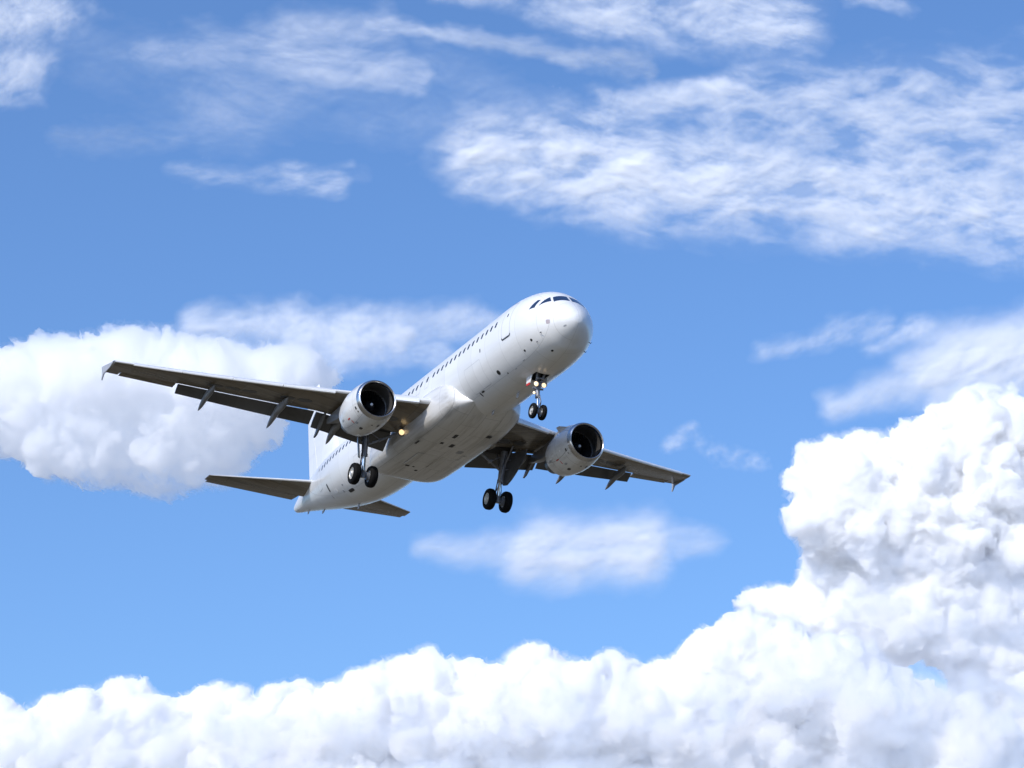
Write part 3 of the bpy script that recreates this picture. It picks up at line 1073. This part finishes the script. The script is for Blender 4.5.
def fbm(x, y, seed, octs=6, gain=.55, lac=2.03):
    t, a, n = 0, 1.0, 0
    for k in range(octs):
        t = t + a * lattice(x, y, seed + 17 * k)
        n += a
        a *= gain
        x, y = x * lac + 3.1, y * lac + 1.7
    return t / n


def wisp(name, label, dist, strokes, seed, mat, thick=13, ang=-12, along=90, across=16, warp=26, cut=.05, contrast=1.1, step=1.35, bias=.5, gain=.52, lumpy=0.25, haze=.10, thk=1.0):
    """a thin veil cloud: a sheet of ice or droplets of real, uneven thickness.
    strokes: (x0, y0, x1, y1, half width at each end, strength), picture units"""
    S = np.array(strokes, float)
    pad = S[:, 4:6].max(1) * 1.7
    x0, x1 = (np.minimum(S[:, 0], S[:, 2]) - pad).min(), (np.maximum(S[:, 0], S[:, 2]) + pad).max()
    y0, y1 = (np.minimum(S[:, 1], S[:, 3]) - pad).min(), (np.maximum(S[:, 1], S[:, 3]) + pad).max()
    x0, x1, y0 = max(x0, -40), min(x1, 1064), max(y0, -40)
    X, Y = np.meshgrid(np.arange(x0, x1, step), np.arange(y0, y1, step))
    wx = X + warp * fbm(X / 95, Y / 60, seed + 5, 4)
    wy = Y + warp * .6 * fbm(X / 80 + 9, Y / 50, seed + 6, 4)
    mask = np.zeros_like(X)
    for a, b, c, d, w0, w1, s in S:
        L2 = (c - a) ** 2 + (d - b) ** 2 + 1e-6
        t = np.clip(((wx - a) * (c - a) + (wy - b) * (d - b)) / L2, 0, 1)
        r = np.hypot(wx - (a + t * (c - a)), wy - (b + t * (d - b))) / (w0 + t * (w1 - w0))
        mask = np.maximum(mask, s * np.exp(-1.3 * r ** 2.2)) + .25 * s * np.exp(-2 * r ** 2)
    q = radians(ang)
    sx = X + warp * .8 * fbm(X / 150, Y / 95, seed + 7, 4, .45)
    sy = Y + warp * .55 * fbm(X / 130 + 4, Y / 85, seed + 8, 4, .45)
    U, V = sx * cos(q) + sy * sin(q), -sx * sin(q) + sy * cos(q)
    q2 = radians(ang - 24)
    U2, V2 = sx * cos(q2) + sy * sin(q2), -sx * sin(q2) + sy * cos(q2)
    n = .6 * fbm(U / along, V / across, seed, 7, gain) + .55 * fbm(U2 / (along * .7), V2 / across, seed + 33, 7, gain)
    fine = .6 * fbm(U / (along * .3), V / (across * .4), seed + 90, 5, .62) + .6 * fbm(U2 / (along * .22), V2 / (across * .4), seed + 95, 5, .62)
    cloudy = fbm(sx / 46, sy / 34, seed + 40, 6, .55)
    n = n * (1 - lumpy) + lumpy * cloudy
    q_ = np.maximum(mask * np.clip(bias + contrast * n + .2 * fine, 0, 2) - cut, 0)
    Tk = (q_ ** 1.25 + haze * mask ** 1.5) * (1 + .6 * fine) * thick * thk
    mid = 12 * fbm(X / 160, Y / 160, seed + 70, 3)
    return sheet(name, label, X, Y, mid + Tk / 2, mid - Tk / 2, dist, mat, thick * .004)


def sheet(name, label, X, Y, front, back, dist, mat, tiny=.5):
    """a closed body of cloud between two uneven surfaces: front and back give metres towards the viewer; it ends where they meet"""
    Tk = np.maximum(front - back, 0)
    ok = Tk > tiny
    px = dist / F_PX
    cx, cyy = (X.min() + X.max()) / 2, (Y.min() + Y.max()) / 2
    quad = ok[:-1, :-1] | ok[1:, :-1] | ok[:-1, 1:] | ok[1:, 1:]
    qi, qj = np.nonzero(quad)
    used = np.zeros_like(ok)
    for di in (0, 1):
        for dj in (0, 1): used[qi + di, qj + dj] = True
    border = np.zeros_like(ok); border[0] = border[-1] = True; border[:, 0] = border[:, -1] = True
    weld = used & (~ok | border)
    mid = (front + back) / 2
    F_, B_ = np.where(weld, mid, front), np.where(weld, mid, back)
    idF = -np.ones(X.shape, np.int64); idB = idF.copy()
    k = int(used.sum())
    idF[used] = np.arange(k)
    idB[used] = np.arange(k) + k
    idB[weld] = idF[weld]

    def pos(D):
        return (((X - cx) * px)[used][:, None] * np.array(RIGHT) - ((Y - cyy) * px)[used][:, None] * np.array(UP) - D[used][:, None] * np.array(FWD))
    P = np.concatenate([pos(F_), pos(B_)])
    f1 = np.stack([idF[qi, qj], idF[qi + 1, qj], idF[qi + 1, qj + 1], idF[qi, qj + 1]], 1)
    f2 = np.stack([idB[qi, qj], idB[qi, qj + 1], idB[qi + 1, qj + 1], idB[qi + 1, qj]], 1)
    flat = (f1 == f2[:, [0, 3, 2, 1]]).all(1)
    F = np.concatenate([f1[~flat], f2[~flat]])
    keep = np.unique(F)
    remap = -np.ones(len(P), np.int64); remap[keep] = np.arange(len(keep))
    P, F = P[keep], remap[F]
    me = bpy.data.meshes.new(name)
    me.vertices.add(len(P)); me.vertices.foreach_set('co', P.astype(np.float32).ravel())
    me.loops.add(len(F) * 4); me.loops.foreach_set('vertex_index', F.astype(np.int32).ravel())
    me.polygons.add(len(F)); me.polygons.foreach_set('loop_start', np.arange(0, len(F) * 4, 4, dtype=np.int32))
    me.update(calc_edges=True)
    me.materials.append(mat)
    o = bpy.data.objects.new(name, me)
    COL.objects.link(o)
    o.location = at(cx, cyy, dist)
    o['label'] = label
    o['category'] = 'cloud'
    o['group'] = 'clouds in the blue sky'
    return o


def blur(a, r):
    """three box passes, radius r cells"""
    for _ in range(3):
        for ax in (0, 1):
            p_ = np.concatenate([np.repeat(a.take([0], ax), r + 1, ax), a, np.repeat(a.take([-1], ax), r, ax)], ax).cumsum(ax)
            n_ = a.shape[ax]
            a = (p_.take(range(2 * r + 1, 2 * r + 1 + n_), ax) - p_.take(range(0, n_), ax)) / (2 * r + 1)
    return a


def cumulus(name, label, outline, dist, seed, mat, rmax=46, n0=1500, step=1.25, free_y=770, rmin=4, lean=.3, depth=60, kids=((14, .48), (10, .46), (6, .5)), warp=((46, 8), (16, 2.6), (5, .9)), fray=3.0, rough=3.5, kidmin=5, x_lim=(-30, 1054), y_lim=(-30, 815), soft=0.0, mist=9.0):
    """a heap cloud: balls packed inside its outline (picture units), each sprouting smaller ones towards the light and the
    viewer; their common skin is bent and frayed by turbulence"""
    rg = np.random.default_rng(seed)
    poly = np.array(outline, float)
    px = dist / F_PX
    lo, hi = poly.min(0), poly.max(0)
    p = lo + rg.random((n0 * 6, 2)) * (hi - lo)
    p = p[inside(p, poly)][:n0]
    d = np.full(len(p), 1e9)
    for i in range(len(poly)):
        a, b = poly[i], poly[(i + 1) % len(poly)]
        if a[1] >= free_y and b[1] >= free_y: continue
        d = np.minimum(d, seg_dist(p, a, b))
    r = np.minimum(d, rmax) * (.55 + .42 * rg.random(len(p)))
    keep = r > rmin
    p, r, d = p[keep], r[keep], d[keep]
    z = rg.random(len(p)) * np.minimum(depth, d * 1.1) - (p[:, 1] - lo[1]) * lean      # towards the viewer, lower parts recede
    z += 26 * lattice(p[:, 0] / 90, p[:, 1] / 60, seed + 3)
    B = [np.column_stack([p[:, 0], p[:, 1], z, r])]
    cur = B[0]
    for n, k in kids:
        cur = cur[cur[:, 3] > kidmin]
        v = rg.normal(size=(len(cur), n, 3))
        v /= np.linalg.norm(v, axis=2)[:, :, None]
        q = cur[:, None, 3] * k * (.28 + 1.0 * rg.random((len(cur), n)) ** 1.6)
        K = np.concatenate([cur[:, None, :3] + v * (cur[:, None, 3:4] * .84), q[:, :, None]], 2)
        sel = (v[:, :, 2] > -.35) & (v[:, :, 1] < .6)
        cur = K[sel]
        if len(cur) > 26000: cur = cur[rg.permutation(len(cur))[:26000]]
        B.append(cur)
    B = np.concatenate(B)
    x0, x1 = max(x_lim[0], B[:, 0].min() - 30), min(x_lim[1], B[:, 0].max() + 30)
    y0, y1 = max(y_lim[0], B[:, 1].min() - 30), min(y_lim[1], B[:, 1].max() + 30)
    gx, gy = np.arange(x0, x1, step), np.arange(y0, y1, step)
    X, Y = np.meshgrid(gx, gy)
    H, Wd = X.shape
    Fr, Bk = np.full(X.shape, -1e6), np.full(X.shape, 1e6)
    for x, y, zz, rr in B[np.argsort(B[:, 2])]:
        i0, i1 = max(0, int((y - rr - y0) / step) + 1), min(H, int((y + rr - y0) / step) + 1)
        j0, j1 = max(0, int((x - rr - x0) / step) + 1), min(Wd, int((x + rr - x0) / step) + 1)
        if i0 >= i1 or j0 >= j1: continue
        s = rr * rr - (X[i0:i1, j0:j1] - x) ** 2 - (Y[i0:i1, j0:j1] - y) ** 2
        ok = s > 0
        h = np.sqrt(np.where(ok, s, 0))
        f, b = Fr[i0:i1, j0:j1], Bk[i0:i1, j0:j1]
        np.copyto(f, np.maximum(f, zz + h * .75), where=ok)
        np.copyto(b, np.minimum(b, zz - h), where=ok)
    # turbulence: bend the skin sideways by looking it up at displaced places
    wx, wy = X.copy(), Y.copy()
    for k, (size, amp) in enumerate(warp):
        wx += amp * 1.8 * fbm(X / size, Y / size, seed + 100 + k, 3)
        wy += amp * 1.8 * fbm(X / size + 7, Y / size, seed + 200 + k, 3)
    jf, jj = np.clip((wx - x0) / step, 0, Wd - 1.001), np.clip((wy - y0) / step, 0, H - 1.001)
    ii, ji = jj.astype(int), jf.astype(int)
    v_, u_ = jj - ii, jf - ji

    def look(a):
        return (a[ii, ji] * (1 - u_) + a[ii, ji + 1] * u_) * (1 - v_) + (a[ii + 1, ji] * (1 - u_) + a[ii + 1, ji + 1] * u_) * v_
    cov = Fr > -1e5
    nr = np.stack([cov[ii, ji], cov[ii, ji + 1], cov[ii + 1, ji], cov[ii + 1, ji + 1]]).all(0)
    Fw, Bw = look(np.where(cov, Fr, 0)), look(np.where(cov, Bk, 0))
    bump = rough * (fbm(X / 24, Y / 20, seed + 300, 6, .7) * 2.8)
    fr = fray * (1 + 1.6 * fbm(X / 9, Y / 9, seed + 400, 4, .6))
    th = Fw - Bw
    if soft:
        down = np.clip((Y - lo[1]) / (min(hi[1], 768) - lo[1]) + .35 * fbm(X / 70, Y / 40, seed + 500, 4), 0, 1.3)
        thin = np.clip(1.15 - soft * np.clip(down - .25, 0, 2), .03, 1)
        Bw = Fw - th * thin
        th = th * thin
    e = np.clip(th / 14, 0, 1)
    Fw = Fw + bump * e - np.maximum(fr, 0) * .5
    Bw = Bw + np.maximum(fr, 0) * .5
    Fw, Bw = np.where(nr, Fw, -1e3), np.where(nr, Bw, -1e3)
    gone = Fw <= Bw
    # a fringe of thin vapour round the edges, torn by the same turbulence
    zfill = np.where(gone, np.nan, Fw * .35 + Bw * .65)
    for _ in range(18):
        if not np.isnan(zfill).any(): break
        pd = np.pad(zfill, 1, constant_values=np.nan)
        nb = np.stack([pd[:-2, 1:-1], pd[2:, 1:-1], pd[1:-1, :-2], pd[1:-1, 2:], pd[:-2, :-2], pd[2:, 2:], pd[:-2, 2:], pd[2:, :-2]])
        cnt = (~np.isnan(nb)).sum(0)
        av = np.where(cnt > 0, np.nansum(nb, 0) / np.maximum(cnt, 1), np.nan)
        zfill = np.where(np.isnan(zfill), av, zfill)
    zfill = np.nan_to_num(zfill)
    soak = np.clip(np.where(gone, 0, Fw - Bw) / 12, 0, 1)
    near = .6 * blur(soak, int(4 / step)) + .4 * blur(soak, int(10 / step))
    vap = mist * np.clip(near * (1.05 + 1.7 * fbm(wx / 26, wy / 20, seed + 600, 6, .62)) - .16, 0, 1) ** 1.4
    Fw, Bw = np.where(gone, zfill, Fw), np.where(gone, zfill, Bw)
    lack = np.maximum(vap - (Fw - Bw), 0)
    Fw, Bw = Fw + lack * .5, Bw - lack * .5
    return sheet(name, label, X, Y, Fw * px, Bw * px, dist, mat)


TINT = (0.955, 0.968, 0.988)
heap = cloud_mat('heap_cloud_droplets', 0.14, .2, TINT)
soft = cloud_mat('soft_cloud_droplets', 0.06, .45, TINT)
veil = cloud_mat('ice_cloud_crystals', 0.13, -.25, (0.99, 0.993, 0.999))
bank = [(-60, 702), (-20, 696), (20, 699), (32, 702), (70, 708), (82, 690), (95, 683), (120, 683), (150, 682), (166, 691), (180, 699), (195, 689), (210, 687), (232, 695), (252, 691), (270, 682), (290, 681), (312, 689), (335, 681), (362, 673),
        (392, 660), (420, 653), (446, 659), (470, 661), (504, 662), (520, 653), (545, 648), (575, 652), (592, 653), (610, 661), (640, 664), (652, 669), (660, 657), (690, 642), (706, 636), (715, 620), (735, 614), (760, 618), (800, 616), (830, 624), (865, 640), (890, 652), (902, 670), (918, 684), (955, 694), (1030, 730), (1060, 780), (1060, 880), (-60, 880)]
tower = [(785, 450), (800, 442), (815, 437), (823, 428), (840, 439), (856, 441), (866, 449), (885, 441), (905, 429), (925, 411), (945, 399), (965, 395), (990, 399), (1015, 405), (1090, 410), (1090, 880), (980, 880), (975, 740), (962, 712), (948, 690), (930, 662), (908, 660), (885, 668), (850, 665), (800, 645), (740, 630), (733, 600), (745, 586), (770, 578), (790, 585), (806, 575), (800, 540), (783, 525), (782, 510), (792, 495), (784, 478)]
left = [(-60, 345), (0, 347), (30, 345), (60, 338), (90, 336), (102, 328), (120, 322), (136, 330), (150, 334), (165, 330), (185, 338), (200, 345), (225, 340), (255, 345), (280, 345), (300, 350), (330, 360), (340, 380), (320, 400), (290, 410), (262, 446), (248, 474), (218, 498), (170, 503), (120, 494), (80, 490), (40, 480), (16, 462), (-60, 450)]
cumulus('cumulus_cloud', 'long white heap cloud filling the bottom of the photo below the airplane', bank, 5200, 3, heap, lean=.3)
cumulus('cumulus_cloud', 'towering bright white heap cloud rising at the right edge', tower, 6200, 5, heap, lean=-.05)
cumulus('cumulus_cloud', 'soft white heap cloud behind the raised wing at the left edge', left, 5600, 9, soft, lean=.35, soft=1.3, fray=4.0, rmax=32, depth=45, mist=16)
# (x0, y0, x1, y1, half width, half width, strength)
wisp('cirrus_cloud', 'broad bright streaky ice cloud sweeping across the upper right sky', 9000,
     [(478, 150, 640, 172, 44, 58, 1.25), (640, 172, 1050, 222, 58, 44, 1.0), (540, 126, 745, 86, 16, 20, .7), (760, 110, 1050, 120, 50, 80, .62), (745, 80, 700, 150, 22, 50, .6), (860, 170, 1050, 165, 70, 70, .7)], 11, veil, ang=11, along=120, across=24, warp=30, lumpy=.35, bias=.44, contrast=1.5, thk=1.35)
wisp('cirrus_cloud', 'feathery white ice cloud along the top edge right of centre', 9300,
     [(440, -16, 560, 4, 18, 28, .55), (590, 12, 790, 18, 36, 40, .85), (790, 34, 700, 4, 26, 40, .55), (850, -6, 905, 4, 14, 14, .4)], 23, veil, ang=14, along=90, across=20, warp=30, lumpy=.3, bias=.44, contrast=1.3, thk=1.2)
wisp('cirrus_cloud', 'faint curved veil of ice cloud in the upper left sky', 9400,
     [(150, 56, 380, 24, 26, 30, .32), (370, 20, 650, 68, 13, 14, .52), (290, 48, 425, 80, 44, 18, .46), (220, 110, 340, 60, 55, 55, .26), (60, 140, 180, 130, 22, 26, .22), (420, 60, 560, 110, 30, 30, .18), (100, 60, 480, 120, 60, 60, .16)], 31, veil, ang=12, along=120, across=20, bias=.66, contrast=.75, warp=34)
wisp('cirrus_cloud', 'white fleecy patch of ice cloud in the top left corner', 9200,
     [(-40, 25, 46, 12, 44, 34, .85), (-40, 70, 30, 72, 42, 30, .75), (0, 97, 40, 92, 12, 14, .5), (40, 20, 90, 4, 24, 14, .3)], 41, veil, ang=-28, along=60, across=18, lumpy=.5)
wisp('cirrus_cloud', 'short thin white streak of ice cloud in the left sky', 9000,
     [(170, 170, 300, 182, 11, 17, .32), (290, 178, 334, 184, 18, 16, .58), (315, 174, 352, 162, 10, 9, .2), (200, 176, 360, 176, 20, 20, .14)], 53, veil, ang=8, along=80, across=12, warp=12)
wisp('stratus_cloud', 'smooth white wind-drawn cloud at the right edge above the towering cloud', 7000,
     [(830, 404, 960, 376, 16, 36, .62), (940, 374, 1060, 345, 42, 42, 1.25), (960, 350, 1060, 320, 14, 20, .5)], 61, veil, ang=-18, along=150, across=36, bias=.75, contrast=.6, warp=22, haze=.2)
wisp('stratus_cloud', 'ragged thin wisp of cloud right of the airplane nose', 7100,
     [(760, 354, 830, 334, 14, 19, .38), (830, 332, 885, 324, 19, 19, .4), (870, 348, 930, 326, 12, 15, .52), (920, 328, 990, 345, 16, 22, .4)], 67, veil, ang=-20, along=70, across=16, warp=20)
wisp('stratus_cloud', 'small lens-shaped white cloud below the airplane', 6500,
     [(425, 549, 540, 548, 16, 34, .42), (535, 550, 640, 547, 36, 36, .95), (630, 545, 705, 541, 30, 20, .40), (560, 572, 575, 574, 26, 22, .42), (520, 530, 700, 528, 10, 10, .22)], 71, veil, ang=-3, along=150, across=34, bias=.78, contrast=.5, haze=.22, warp=20)
wisp('stratus_cloud', 'hazy white cloud sheet above the raised wing beside the fuselage', 6000,
     [(190, 328, 300, 318, 18, 24, .7), (300, 340, 400, 334, 34, 28, .85), (400, 332, 480, 318, 28, 18, .55), (330, 356, 440, 350, 20, 18, .6)], 79, veil, ang=-8, along=90, across=30, bias=.66, contrast=.8, lumpy=.5, haze=.18)
wisp('stratus_cloud', 'tiny torn shred of cloud beyond the low wing tip', 6400,
     [(662, 446, 690, 432, 10, 13, .36), (690, 434, 715, 455, 14, 13, .3), (715, 455, 768, 457, 16, 11, .28)], 83, veil, ang=-15, along=26, across=12, warp=16, lumpy=.6, contrast=1.9, bias=.4, haze=.02)
# added blue-grey sheet, its colour imitating shade and haze low on the heap clouds
shade_mat = cloud_mat('painted_cloud_shade', 0.045, .0, (0.70, 0.79, 0.955))
wisp('cloud_shade_sheet', 'added blue grey sheet, coloured as shade, across the base of the bottom clouds', 4600,
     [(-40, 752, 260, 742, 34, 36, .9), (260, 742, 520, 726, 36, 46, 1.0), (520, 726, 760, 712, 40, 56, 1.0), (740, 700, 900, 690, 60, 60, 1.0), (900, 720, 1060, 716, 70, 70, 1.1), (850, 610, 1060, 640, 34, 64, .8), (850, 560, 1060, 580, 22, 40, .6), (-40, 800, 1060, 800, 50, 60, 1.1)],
     91, shade_mat, ang=-4, along=130, across=60, warp=46, lumpy=.75, bias=.62, contrast=1.0, haze=.12, cut=.08, thk=2.8, step=1.6)
